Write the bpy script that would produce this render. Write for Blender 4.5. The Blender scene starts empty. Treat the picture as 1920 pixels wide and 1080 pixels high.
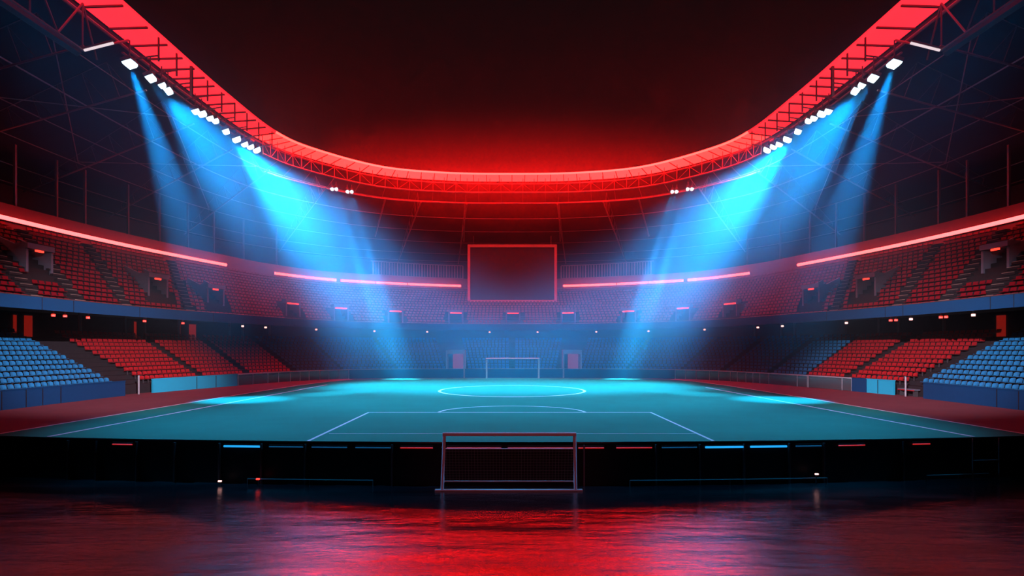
import bpy, bmesh, math, random
from mathutils import Vector, Matrix
random.seed(7)
S = bpy.context.scene
C = S.collection
PI = math.pi

# ------------------------------------------------------------------ camera
EYE = 5.95          # eye height over the wet lower floor (z = 0)
PITCH = 1.85        # the pitch stands on a raised deck
cam_d = bpy.data.cameras.new('camera')
cam_d.sensor_width = 36.0
cam_d.lens = 1014.0 / 1920.0 * 36.0
cam_d.shift_y = (655 - 540) / 1920.0
cam_d.clip_end = 1000
cam = bpy.data.objects.new('camera', cam_d)
cam.location = (0, 0, EYE)
cam.rotation_euler = (PI / 2, 0, 0)
C.objects.link(cam)
S.camera = cam

# ------------------------------------------------------------------ view and sky
S.view_settings.view_transform = 'Standard'
S.view_settings.look = 'None'
S.view_settings.gamma = 1
S.view_settings.exposure = 0.0
S.view_settings.use_curve_mapping = False
S.cycles.max_bounces = 4
S.cycles.diffuse_bounces = 0
S.cycles.glossy_bounces = 2
S.cycles.transmission_bounces = 2
S.cycles.transparent_max_bounces = 12
S.cycles.volume_bounces = 0
S.cycles.sample_clamp_indirect = 4
S.cycles.use_denoising = True
W = bpy.data.worlds.new('night_sky')
S.world = W
W.use_nodes = True
W.node_tree.nodes['Background'].inputs[0].default_value = (0.0026, 0.0022, 0.0028, 1)
W.node_tree.nodes['Background'].inputs[1].default_value = 1.0

BLUE = (0.0, 0.41, 1.0)      # colour of the stage beams
RED = (1.0, 0.012, 0.02)
K_BEAM = 1.6
K_RING = 1.0

# ------------------------------------------------------------------ materials
def mat(name, col, rough=0.6, metal=0.0, emit=None, es=0.0, noise=0.12, scale=3.0, bump=0.0, spec=0.5):
    m = bpy.data.materials.new(name); m.use_nodes = True
    nt = m.node_tree; b = nt.nodes['Principled BSDF']
    b.inputs['Roughness'].default_value = rough
    b.inputs['Metallic'].default_value = metal
    b.inputs['Specular IOR Level'].default_value = spec
    tc = nt.nodes.new('ShaderNodeTexCoord')
    n = nt.nodes.new('ShaderNodeTexNoise'); n.inputs['Scale'].default_value = scale; n.inputs['Detail'].default_value = 3
    nt.links.new(tc.outputs['Object'], n.inputs['Vector'])
    mx = nt.nodes.new('ShaderNodeMix'); mx.data_type = 'RGBA'
    mx.inputs[6].default_value = (*[c * (1 - noise) for c in col], 1)
    mx.inputs[7].default_value = (*[min(1, c * (1 + noise)) for c in col], 1)
    nt.links.new(n.outputs['Fac'], mx.inputs[0])
    nt.links.new(mx.outputs[2], b.inputs['Base Color'])
    if bump:
        bp = nt.nodes.new('ShaderNodeBump'); bp.inputs['Strength'].default_value = bump
        nt.links.new(n.outputs['Fac'], bp.inputs['Height']); nt.links.new(bp.outputs[0], b.inputs['Normal'])
    if emit:
        b.inputs['Emission Color'].default_value = (*emit, 1); b.inputs['Emission Strength'].default_value = es
    return m

M = {}
M['turf'] = mat('turf', (0.03, 0.29, 0.20), 0.9, noise=0.10, scale=0.5, spec=0.05)
M['line'] = mat('line_paint', (0.80, 0.88, 0.88), 0.8, noise=0.05)
M['track'] = mat('tartan_track', (0.22, 0.09, 0.11), 0.8, noise=0.12, scale=0.6, spec=0.1)
M['deckfront'] = mat('black_deck_panel', (0.006, 0.006, 0.007), 0.45, noise=0.3, spec=0.2)
M['concrete'] = mat('dark_concrete', (0.045, 0.045, 0.05), 0.85, noise=0.2, spec=0.1)
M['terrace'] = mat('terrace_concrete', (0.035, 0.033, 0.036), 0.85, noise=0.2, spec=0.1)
M['terracelight'] = mat('parapet_red_glow', (0.24, 0.05, 0.06), 0.8, noise=0.15)  # red glow of the tubes put into the wall colour
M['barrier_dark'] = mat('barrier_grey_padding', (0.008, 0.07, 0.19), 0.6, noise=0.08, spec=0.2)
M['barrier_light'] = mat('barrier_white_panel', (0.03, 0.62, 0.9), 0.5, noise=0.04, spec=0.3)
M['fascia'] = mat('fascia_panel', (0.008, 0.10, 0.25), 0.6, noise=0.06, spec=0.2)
M['cap'] = mat('rail_cap', (0.55, 0.58, 0.6), 0.4, 0.3)
M['steel'] = mat('painted_steel', (0.24, 0.16, 0.16), 0.45, 0.2)
M['darksteel'] = mat('dark_steel', (0.10, 0.095, 0.10), 0.5, 0.2)
M['roofdeck'] = mat('roof_sheet', (0.032, 0.027, 0.028), 0.8, noise=0.25, scale=0.7, spec=0.1)
M['wall'] = mat('dark_wall', (0.06, 0.055, 0.06), 0.8, noise=0.2)
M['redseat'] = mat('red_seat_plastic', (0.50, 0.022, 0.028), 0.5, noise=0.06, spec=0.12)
M['darkredseat'] = mat('dimmed_red_seat_plastic', (0.24, 0.010, 0.018), 0.5, noise=0.08, spec=0.1)  # same red seats, darkened in colour for the dimmer upper tier
M['blueseat'] = mat('blue_seat_plastic', (0.025, 0.30, 0.62), 0.5, noise=0.06, spec=0.12)
M['black'] = mat('black_plastic', (0.012, 0.012, 0.014), 0.5)
M['white'] = mat('white_post_paint', (0.86, 0.88, 0.88), 0.4, noise=0.03)
M['goalnear'] = mat('worn_goal_paint', (0.62, 0.58, 0.60), 0.45, noise=0.12)
M['net'] = mat('net_cord', (0.16, 0.16, 0.16), 0.8)
M['screen'] = mat('screen_face', (0.03, 0.03, 0.035), 0.5, noise=0.05)
M['greyblue'] = mat('portal_wall_paint', (0.17, 0.21, 0.27), 0.7)
M['nosing'] = mat('step_nosing', (0.45, 0.40, 0.30), 0.7)
M['cable'] = M['darksteel']

def emitter(name, col, s, spec=0.2):
    return mat(name, (0.3, 0.3, 0.3), 0.5, emit=col, es=s, noise=0.02, spec=spec)
M['led'] = emitter('red_led_tube', (1.0, 0.07, 0.07), 6.0)
M['bandside'] = emitter('lit_roof_edge_sheet', (1.0, 0.013, 0.022), 2.6 * K_RING)
M['bandback'] = emitter('bright_roof_edge_sheet', (1.0, 0.0042, 0.004), 34.0 * K_RING)
M['edgeled'] = emitter('roof_edge_tube', (1.0, 0.014, 0.012), 26.0 * K_RING)
M['flood'] = emitter('floodlight_glass', (0.55, 0.85, 1.0), 5.0)
M['tube'] = emitter('white_tube', (0.95, 0.8, 0.85), 0.9)
M['redlamp'] = emitter('red_lamp_glass', (1.0, 0.03, 0.015), 3.2)
M['warmlamp'] = emitter('pinkish_lamp_glass', (1.0, 0.45, 0.4), 2.6)
M['reddoor'] = emitter('red_lit_doorway', (1.0, 0.03, 0.012), 0.16)
M['stripblue'] = emitter('blue_strip_glass', (0.02, 0.42, 1.0), 0.9)
M['stripdim'] = emitter('dim_blue_strip_glass', (0.01, 0.10, 0.28), 0.35)
M['stripred'] = emitter('red_strip_glass', (1.0, 0.02, 0.01), 0.42)

def glass_mat():
    m = bpy.data.materials.new('rail_glass'); m.use_nodes = True
    nt = m.node_tree; nt.nodes.remove(nt.nodes['Principled BSDF'])
    tr = nt.nodes.new('ShaderNodeBsdfTransparent'); tr.inputs[0].default_value = (0.55, 0.62, 0.68, 1)
    gl = nt.nodes.new('ShaderNodeBsdfGlossy'); gl.inputs['Roughness'].default_value = 0.15; gl.inputs[0].default_value = (0.8, 0.85, 0.9, 1)
    df = nt.nodes.new('ShaderNodeBsdfDiffuse'); df.inputs[0].default_value = (0.25, 0.28, 0.3, 1)
    m1 = nt.nodes.new('ShaderNodeMixShader'); m1.inputs[0].default_value = 0.12
    m2 = nt.nodes.new('ShaderNodeMixShader'); m2.inputs[0].default_value = 0.3
    nt.links.new(tr.outputs[0], m1.inputs[1]); nt.links.new(gl.outputs[0], m1.inputs[2])
    nt.links.new(m1.outputs[0], m2.inputs[1]); nt.links.new(df.outputs[0], m2.inputs[2])
    nt.links.new(m2.outputs[0], nt.nodes['Material Output'].inputs[0])
    return m
M['glass'] = glass_mat()

def wet_floor_mat():
    m = bpy.data.materials.new('wet_black_floor'); m.use_nodes = True
    nt = m.node_tree; b = nt.nodes['Principled BSDF']
    b.inputs['Base Color'].default_value = (0.006, 0.006, 0.008, 1)
    b.inputs['IOR'].default_value = 3.3
    b.inputs['Specular IOR Level'].default_value = 0.5
    tc = nt.nodes.new('ShaderNodeTexCoord')
    mp = nt.nodes.new('ShaderNodeMapping'); mp.inputs['Scale'].default_value = (0.25, 0.9, 1)
    nt.links.new(tc.outputs['Object'], mp.inputs[0])
    n1 = nt.nodes.new('ShaderNodeTexNoise'); n1.inputs['Scale'].default_value = 1.3; n1.inputs['Detail'].default_value = 6; n1.inputs['Roughness'].default_value = 0.6
    nt.links.new(mp.outputs[0], n1.inputs['Vector'])
    bp = nt.nodes.new('ShaderNodeBump'); bp.inputs['Strength'].default_value = 0.32; bp.inputs['Distance'].default_value = 0.14
    nt.links.new(n1.outputs['Fac'], bp.inputs['Height']); nt.links.new(bp.outputs[0], b.inputs['Normal'])
    n2 = nt.nodes.new('ShaderNodeTexNoise'); n2.inputs['Scale'].default_value = 0.7; n2.inputs['Detail'].default_value = 4
    nt.links.new(mp.outputs[0], n2.inputs['Vector'])
    mr = nt.nodes.new('ShaderNodeMapRange'); mr.inputs['From Min'].default_value = 0.42; mr.inputs['From Max'].default_value = 0.60
    mr.inputs['To Min'].default_value = 0.18; mr.inputs['To Max'].default_value = 0.26
    nt.links.new(n2.outputs['Fac'], mr.inputs[0]); nt.links.new(mr.outputs[0], b.inputs['Roughness'])
    return m
M['wet'] = wet_floor_mat()

# ------------------------------------------------------------------ mesh helpers
class MB:
    """collects shapes, links them as ONE mesh object"""
    def __init__(s): s.v = []; s.f = []; s.mi = []
    def add(s, vs, fs, mi=0):
        o = len(s.v); s.v += [tuple(v) for v in vs]
        s.f += [tuple(i + o for i in f) for f in fs]; s.mi += [mi] * len(fs)
        return s
    def box(s, c, d, rz=0.0, mi=0):
        x, y, z = d[0] / 2, d[1] / 2, d[2] / 2
        cs, sn = math.cos(rz), math.sin(rz)
        vs = []
        for sx in (-1, 1):
            for sy in (-1, 1):
                for sz in (-1, 1):
                    vs.append((c[0] + cs * sx * x - sn * sy * y, c[1] + sn * sx * x + cs * sy * y, c[2] + sz * z))
        return s.add(vs, [(0, 1, 3, 2), (4, 6, 7, 5), (0, 4, 5, 1), (2, 3, 7, 6), (0, 2, 6, 4), (1, 5, 7, 3)], mi)
    def tube(s, a, b, r, n=6, mi=0):
        a = Vector(a); b = Vector(b); d = (b - a)
        if d.length < 1e-6: return s
        d.normalize(); up = Vector((0, 0, 1)) if abs(d.z) < 0.9 else Vector((1, 0, 0))
        p = d.cross(up).normalized(); q = d.cross(p)
        vs = []
        for e in (a, b):
            for k in range(n):
                t = 2 * PI * k / n + PI / n
                vs.append(e + (p * math.cos(t) + q * math.sin(t)) * r)
        fs = [(k, (k + 1) % n, n + (k + 1) % n, n + k) for k in range(n)] + [tuple(range(n))[::-1], tuple(range(n, 2 * n))]
        return s.add(vs, fs, mi)
    def path(s, pts, r, n=6, mi=0):
        pts = [Vector(p) for p in pts]; rings = []
        for i, p in enumerate(pts):
            d = (pts[min(i + 1, len(pts) - 1)] - pts[max(i - 1, 0)]).normalized()
            up = Vector((0, 0, 1)) if abs(d.z) < 0.9 else Vector((1, 0, 0))
            a = d.cross(up).normalized(); b = d.cross(a)
            rings.append([p + (a * math.cos(2 * PI * k / n) + b * math.sin(2 * PI * k / n)) * r for k in range(n)])
        vs = [v for ring in rings for v in ring]
        fs = [(i * n + k, i * n + (k + 1) % n, (i + 1) * n + (k + 1) % n, (i + 1) * n + k) for i in range(len(pts) - 1) for k in range(n)]
        fs += [tuple(range(n))[::-1], tuple(range((len(pts) - 1) * n, len(pts) * n))]
        return s.add(vs, fs, mi)
    def loft(s, rings, mi=0, closed=False):
        """rings: list of equally long point lists; quads between neighbours"""
        n = len(rings[0]); vs = [v for r in rings for v in r]; fs = []
        R = len(rings)
        for i in range(R if closed else R - 1):
            j = (i + 1) % R
            for k in range(n - 1):
                fs.append((i * n + k, i * n + k + 1, j * n + k + 1, j * n + k))
        if closed:
            fs += [tuple(i * n for i in range(R))[::-1], tuple(i * n + n - 1 for i in range(R))]
        return s.add(vs, fs, mi)
    def data(s, name, mats):
        me = bpy.data.meshes.new(name); me.from_pydata(s.v, [], s.f)
        for m in (mats if isinstance(mats, (list, tuple)) else [mats]): me.materials.append(m)
        me.polygons.foreach_set('material_index', s.mi); me.update()
        return me
    def build(s, name, mats, parent=None, bevel=0.0):
        o = bpy.data.objects.new(name, s.data(name, mats)); C.objects.link(o)
        if parent is not None:
            o.parent = parent
            o.matrix_parent_inverse = Matrix.Translation(parent.location).inverted()
        if bevel:
            b = o.modifiers.new('bevel', 'BEVEL'); b.width = bevel; b.segments = 2
        return o

def tag(o, label=None, cat=None, group=None, kind=None):
    if label: o['label'] = label
    if cat: o['category'] = cat
    if group: o['group'] = group
    if kind: o['kind'] = kind
    return o
def empty(name, loc, label=None, cat=None, group=None):
    o = bpy.data.objects.new(name, None); o.location = loc; o.empty_display_size = 0.3; C.objects.link(o)
    return tag(o, label, cat, group)
def struct(name, mb, m, label=None):
    return tag(mb.build(name, m), label, None, None, 'structure')
ORD = ['nearest', 'second', 'third', 'fourth', 'fifth', 'sixth', 'seventh', 'eighth', 'ninth', 'tenth', 'eleventh', 'twelfth',
       'thirteenth', 'fourteenth', 'fifteenth', 'sixteenth', 'seventeenth', 'eighteenth', 'nineteenth', 'twentieth']
def num(k):
    if k == 0: return 'first'
    if k < 20: return ORD[k]
    if k == 20 - 0: return 'twenty-first'
    return (['twenty', 'thirty', 'forty', 'fifty', 'sixty'][(k + 1) // 10 - 2] + ['', '-first', '-second', '-third', '-fourth', '-fifth', '-sixth', '-seventh', '-eighth', '-ninth'][(k + 1) % 10]) if (k + 1) % 10 else ['twentieth', 'thirtieth', 'fortieth', 'fiftieth', 'sixtieth'][(k + 1) // 10 - 2]
SIDE = {-1: 'left', 1: 'right'}

# ------------------------------------------------------------------ the bowl's rings (plan curves, left half from near to the far middle)
def mirror(h): return h + [(-x, y) for x, y in h[-2::-1]]
RB = mirror([(-34, 18), (-34, 32), (-34, 46), (-33, 52.5), (-30.8, 60), (-26.8, 70), (-20, 75.4), (-10, 76.8), (0, 77)])        # perimeter barrier
RL = mirror([(-45, 18), (-45, 32), (-45, 47), (-44, 55), (-41.5, 66), (-36, 76), (-27, 83.5), (-13, 86.8), (0, 87.3)])          # back of lower stand
RF = mirror([(-37, 18), (-36.8, 32), (-36, 45), (-34.6, 54), (-31.5, 63.5), (-28.0, 72.5), (-22, 80), (-12, 84.8), (0, 86)])    # balcony front
RE = mirror([(-45.6, 18), (-45.6, 32), (-45.3, 47.8), (-43.5, 61), (-39.7, 75.2), (-36.5, 83.2), (-29.4, 91.6), (-14, 98.6), (0, 100.6)])  # back of upper stand
RI = mirror([(-29.3, 18), (-29.3, 32), (-29.3, 46), (-29.2, 55), (-28.4, 64.8), (-25.6, 70.6), (-18.5, 77.3), (-9.5, 79.9), (0, 80.4)])    # roof opening
RO = mirror([(-52, 18), (-52, 32), (-52, 46), (-51, 60), (-48, 75), (-42, 88), (-31, 98), (-15, 103.5), (0, 105)])              # roof eave

def ring(R, u):
    """Catmull-Rom point of a ring, u = 0 .. 16 (8 is the far middle)"""
    n = len(R) - 1; u = max(0.0, min(n - 1e-6, u)); i = int(u); t = u - i
    p = [R[max(0, min(n, i + k))] for k in (-1, 0, 1, 2)]
    r = []
    for a in (0, 1):
        p0, p1, p2, p3 = (q[a] for q in p)
        r.append(0.5 * (2 * p1 + (p2 - p0) * t + (2 * p0 - 5 * p1 + 4 * p2 - p3) * t * t + (3 * p1 - p0 - 3 * p2 + p3) * t ** 3))
    return Vector((r[0], r[1]))
def mix(RA, RBb, f, u): return ring(RA, u).lerp(ring(RBb, u), f)
def outn(R, u):
    d = (ring(R, u + 0.02) - ring(R, u - 0.02)).normalized()
    return Vector((-d.y, d.x))       # outward: the ring runs near-left, far, near-right
def off(R, u, d): return ring(R, u) + outn(R, u) * d
def p3(v, z): return Vector((v[0], v[1], z))
def px_of(v): return 960 + 1014 * v[0] / v[1]
def u_at_px(R, px, lo=1.0, hi=15.0, d=0.0):
    for _ in range(40):
        m = (lo + hi) / 2
        if px_of(off(R, m, d)) < px: lo = m
        else: hi = m
    return (lo + hi) / 2
def us(a, b, n): return [a + (b - a) * i / n for i in range(n + 1)]
U0, U1 = 0.6, 15.4
UU = us(U0, U1, 120)

# ------------------------------------------------------------------ floor, raised deck, pitch
mb = MB(); mb.box((0, 10, -0.25), (160, 60, 0.5)); struct('floor', mb, M['wet'], 'wet black glossy floor in front of the raised pitch deck')
def yfront(x): return 23.6 + 1.7 * (x / 24.0) ** 2 if abs(x) < 36 else 23.6 + 1.7 * 2.25
xs = [-60 + i * 2.0 for i in range(61)]
mb = MB()
mb.loft([[(x, yfront(x), 0) for x in xs], [(x, yfront(x), PITCH) for x in xs], [(x, 112, PITCH) for x in xs], [(x, 112, 0) for x in xs]], closed=True)
struct('pitch_deck', mb, M['deckfront'], 'raised black deck that carries the pitch')
# running track (a sheet over the deck) and turf
mb = MB()
yi = us(0, 1, 40)
tr = [[(x, yfront(x) + 0.02, PITCH + 0.004), (x, yfront(x) + 0.02, PITCH + 0.03)] for x in xs]
mb.loft([[(x, yfront(x) + 0.01, PITCH + 0.001) for x in xs], [(x, yfront(x) + 0.01, PITCH + 0.03) for x in xs], [(x, 78, PITCH + 0.03) for x in xs], [(x, 78, PITCH + 0.001) for x in xs]], closed=True)
struct('running_track', mb, M['track'], 'reddish synthetic track between the turf and the barriers')
def turf_edge():
    pts = [(-24.7, yfront(-24.7) + 0.015), (-24.6, 40), (-24.5, 52), (-24.1, 61), (-23.2, 68), (-21.6, 72.9), (-18.5, 75.2), (-14, 75.9), (0, 76.1)]
    pts = pts + [(-x, y) for x, y in pts[-2::-1]]
    return pts
TE = turf_edge()
mb = MB()
fr = [(x * 24.7 / 12, yfront(x * 24.7 / 12) + 0.012) for x in range(12, -13, -1)]
poly = TE[:-1] + [(24.7, TE[-1][1])] + fr[1:-1]
n = len(poly)
mb.add([(x, y, PITCH + 0.05) for x, y in poly] + [(x, y, PITCH + 0.031) for x, y in poly], [tuple(range(n))[::-1], tuple(range(n, 2 * n))] + [(i, (i + 1) % n, n + (i + 1) % n, n + i) for i in range(n)])
pitch = struct('pitch_turf', mb, M['turf'], 'cyan-lit green turf football pitch')
# markings: each line a part of the pitch
ZL = PITCH + 0.056
def line(pts, w, name='line_marking'):
    mb = MB(); P = [Vector(p) for p in pts]; L = []; Rr = []
    for i, p in enumerate(P):
        d = (P[min(i + 1, len(P) - 1)] - P[max(0, i - 1)]).normalized(); nn = Vector((-d.y, d.x)) * w / 2
        L.append((p.x + nn.x, p.y + nn.y, ZL)); Rr.append((p.x - nn.x, p.y - nn.y, ZL))
    mb.loft([L, Rr]); mb.build(name, M['line'], pitch)
def dense(pts, k=10):
    out = []
    for i in range(len(pts) - 1):
        for j in range(k):
            t = j / k; out.append((pts[i][0] * (1 - t) + pts[i + 1][0] * t, pts[i][1] * (1 - t) + pts[i + 1][1] * t))
    return out + [pts[-1]]
line([(x * 0.995, y - 0.06) for x, y in TE[:6]], 0.20, 'boundary_line'); line([(x * 0.995, y - 0.06) for x, y in TE[-6:]], 0.20, 'boundary_line')
line([(-21.5, 25.1), (-21.2, 62)], 0.21, 'touchline'); line([(21.4, 25.1), (20.6, 57.5)], 0.21, 'touchline')
line([(-9.0, 23.9), (-9.2, 34.7)], 0.15, 'penalty_line'); line([(8.9, 23.9), (8.9, 34.7)], 0.15, 'penalty_line')
line([(-9.25, 34.7), (8.95, 34.7)], 0.16, 'penalty_line')
line([(-8.8, 26.0), (8.8, 26.0)], 0.07, 'goal_line')
line([(0.0 + 4.7 * math.cos(t), 34.7 + 3.9 * math.sin(t)) for t in us(0, PI, 32)], 0.2, 'penalty_arc')
line([(0.0 + 7.1 * math.cos(t), 53.3 + 7.2 * math.sin(t)) for t in us(0, 2 * PI, 64)], 0.28, 'centre_circle')

# ------------------------------------------------------------------ lower stand
NR = 12
Z0, Z1 = 2.75, 7.1
def low(f, u): return off(RB, u, 1.0).lerp(ring(RL, u), f)
rings = [[p3(off(RB, u, 1.0), PITCH) for u in UU]]
for i in range(NR):
    z = Z0 + (Z1 - Z0) * i / (NR - 1)
    rings.append([p3(low(i / NR, u), z) for u in UU]); rings.append([p3(low((i + 1) / NR, u), z) for u in UU])
rings.append([p3(off(RL, u, 3.0), Z1) for u in UU])
rings.append([p3(off(RL, u, 3.0), PITCH) for u in UU])
mb = MB(); mb.loft(rings, closed=True); struct('lower_stand', mb, M['terrace'], 'stepped concrete terrace of the lower stand')
# rear wall of the covered concourse
mb = MB(); mb.loft([[p3(off(RL, u, 2.8), Z1 + 0.001) for u in UU], [p3(off(RL, u, 2.8), 9.6) for u in UU], [p3(off(RL, u, 3.4), 9.6) for u in UU], [p3(off(RL, u, 3.4), Z1 + 0.001) for u in UU]], closed=True)
struct('wall_back', mb, M['wall'], 'dark rear wall of the concourse behind the lower stand')

# ------------------------------------------------------------------ balcony front and upper stand
ZF0, ZF1 = 9.0, 9.95
fas = empty('balcony_front', (0, 86, ZF0), 'long blue-lit panelled balcony front curving round the upper stand', 'balcony')
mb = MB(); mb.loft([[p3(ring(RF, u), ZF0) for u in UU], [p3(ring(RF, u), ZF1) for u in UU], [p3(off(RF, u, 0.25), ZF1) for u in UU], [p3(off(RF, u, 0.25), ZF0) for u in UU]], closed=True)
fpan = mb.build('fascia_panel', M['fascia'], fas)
mb = MB(); mb.path([p3(off(RF, u, 0.12), ZF1 + 0.05) for u in UU], 0.05); mb.build('top_rail', M['darksteel'], fas)
for px in (79, 138, 262, 400, 700, 1220, 1550, 1660, 1693, 1857, 1901):
    u = u_at_px(RF, px); a = off(RF, u, -0.004); d = outn(RF, u)
    mb = MB(); mb.box((a.x, a.y, (ZF0 + ZF1) / 2), (0.02, 0.05, ZF1 - ZF0), math.atan2(d.y, d.x)); mb.build('panel_joint', M['black'], fpan)

NU = 16
ZU0, ZU1 = 9.5, 16.6
def up(f, u): return off(RF, u, 0.8).lerp(ring(RE, u), f)
rings = [[p3(off(RF, u, 0.25), ZF0 + 0.05) for u in UU], [p3(off(RF, u, 0.25), ZU0) for u in UU]]
for i in range(NU):
    z = ZU0 + (ZU1 - ZU0) * i / (NU - 1)
    rings.append([p3(up(i / NU, u), z) for u in UU]); rings.append([p3(up((i + 1) / NU, u), z) for u in UU])
rings += [[p3(ring(RE, u), 15.4) for u in UU], [p3(off(RL, u, 2.8) if False else low(0.9, u), ZF0 + 0.6) for u in UU]]
mb = MB(); mb.loft(rings, closed=True); struct('upper_stand', mb, M['terrace'], 'stepped terrace of the upper stand above the balcony front')
# parapet wall behind the upper stand that carries the red light tubes
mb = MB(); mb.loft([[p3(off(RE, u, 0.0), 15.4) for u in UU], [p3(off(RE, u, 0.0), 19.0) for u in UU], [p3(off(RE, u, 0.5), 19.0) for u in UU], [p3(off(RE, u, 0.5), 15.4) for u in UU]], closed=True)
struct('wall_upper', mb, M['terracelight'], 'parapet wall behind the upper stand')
# outer glazing wall under the eave
mb = MB(); mb.loft([[p3(off(RO, u, -0.4), 15.4) for u in UU], [p3(off(RO, u, -0.4), 22.6) for u in UU], [p3(off(RO, u, -0.1), 22.6) for u in UU], [p3(off(RO, u, -0.1), 15.4) for u in UU]], closed=True)
struct('wall_outer', mb, M['roofdeck'], 'dark outer wall under the eave')
mb = MB(); mb.loft([[p3(off(RE, u, 0.5), 18.6) for u in UU], [p3(off(RO, u, -0.4), 18.6) for u in UU]])
struct('upper_walkway', mb, M['terrace'], 'walkway slab behind the parapet')

# ------------------------------------------------------------------ roof sheet and its steel
def roofz(f): return 31.4 + (22.4 - 31.4) * f
def rin(u): return off(RI, u, 3.1)
def roof(f, u, dz=0.0): return p3(rin(u).lerp(ring(RO, u), f), roofz(f) + dz)
mb = MB()
fs_ = us(0, 1, 4)
mb.loft([[roof(f, u) for u in UU] for f in fs_] + [[roof(f, u, 0.25) for u in UU] for f in reversed(fs_)], closed=True)
struct('ceiling', mb, M['roofdeck'], 'dark sloping roof sheet over the stands')

# rafters: under-slung lattice beams running from the roof edge down to the eave
def rafter(u, label, group, r=0.085, f1=0.97):
    a = p3(off(RI, u, 1.8), 28.0); b = roof(f1, u, -0.35)
    e = empty('roof_rafter', a, label, 'rafter', group)
    mb = MB(); mb.tube(a, b, r); mb.build('bottom_chord', M['steel'], e)
    mb = MB()
    for k in range(1, 9):
        f = k / 9; p = a.lerp(b, f); q = roof(f * f1, u, -0.02); mb.tube(p, q, 0.035, 4)
        if k < 9: mb.tube(a.lerp(b, (k - 0.5) / 9), q, 0.03, 4)
    mb.tube(roof(f1 / 9, u, -0.02), roof(f1 * 8 / 9, u, -0.02), 0.04, 4)
    mb.build('lattice', M['darksteel'], e)
def u_at_y(R, y, left=True):
    lo, hi = 0.0, 8.0
    for _ in range(40):
        m = (lo + hi) / 2
        if ring(R, m).y < y: lo = m
        else: hi = m
    return lo if left else 16 - lo
k = 0
for y in (33.0, 39.3, 46.0, 52.8, 59.5, 66.0, 72.5):
    for s in (-1, 1):
        rafter(u_at_y(RI, y, s < 0), 'thin red-tinged lattice rafter under the %s roof slope, %s from the camera' % (SIDE[s], ORD[k]), 'rafters of the side roofs')
    k += 1
for j, u in enumerate((6.6, 7.3, 8.7, 9.4)):
    rafter(u, 'red-lit lattice rafter of the far roof, %s of the four from left' % ['first', 'second', 'third', 'last'][j], 'rafters of the far roof', 0.10)
# purlins: long rails along the roof
for j, f in enumerate((0.07, 0.27, 0.45, 0.62, 0.8, 0.93)):
    mb = MB(); mb.path([roof(f, u, -0.3 - 1.6 * (1 - f)) for u in UU], 0.042 if j != 1 else 0.06)
    tag(mb.build('roof_purlin', M['steel']), 'long thin purlin curving round under the roof, %s from the roof opening' % ORD[j], 'purlin', 'purlins under the roof')
# diagonal wind braces in the side roofs
for s in (-1, 1):
    for j, (ya, yb) in enumerate(((39.3, 52.8), (52.8, 66.0))):
        ua, ub = u_at_y(RI, ya, s < 0), u_at_y(RI, yb, s < 0)
        mb = MB()
        mb.tube(roof(0.05, ua, -2.2), roof(0.62, ub, -0.8), 0.045, 5); mb.tube(roof(0.05, ub, -2.2), roof(0.62, ua, -0.8), 0.045, 5)
        tag(mb.build('wind_brace', M['steel']), 'crossed thin brace rods under the %s roof, %s pair' % (SIDE[s], ['nearer', 'farther'][j]), 'brace', 'wind braces')

# ------------------------------------------------------------------ glowing roof edge
ZR = 31.95
UK = u_at_px(RI, 515)             # where the straight side meets the curved far end
def band(ua, ub, label, m, tube_m, nrib, side, nseg=50):
    mid = ring(RI, (ua + ub) / 2)
    e = empty('roof_edge_light', p3(mid, ZR), label, 'light band', 'glowing red roof edge')
    uu = us(ua, ub, nseg)
    mb = MB(); mb.loft([[p3(ring(RI, u), ZR) for u in uu], [p3(off(RI, u, 3.1), ZR - 0.1) for u in uu], [p3(off(RI, u, 3.1), ZR + 0.05) for u in uu], [p3(ring(RI, u), ZR + 0.15) for u in uu]], closed=True)
    mb.build('lit_sheet', m, e)
    mb = MB(); mb.path([p3(off(RI, u, -0.1), ZR + 0.05) for u in uu], 0.13); mb.build('edge_tube', tube_m, e)
    for u in us(ua, ub, nrib):
        a = p3(ring(RI, u), ZR - 0.12); b = p3(off(RI, u, 3.1), ZR - 0.22)
        mb = MB(); mb.tube(a, b, 0.10 if side else 0.06, 4); mb.build('rib', M['darksteel'], e)
UL0 = 1.0
band(UL0, UK, 'straight red glowing roof edge above the left stand, crossed by dark ribs', M['bandside'], M['bandside'], 15, True)
band(16 - UK, 16 - UL0, 'straight red glowing roof edge above the right stand, crossed by dark ribs', M['bandside'], M['bandside'], 15, True)
band(UK, 16 - UK, 'curved bright red glowing roof edge over the far end', M['bandback'], M['edgeled'], 40, False, 80)

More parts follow.
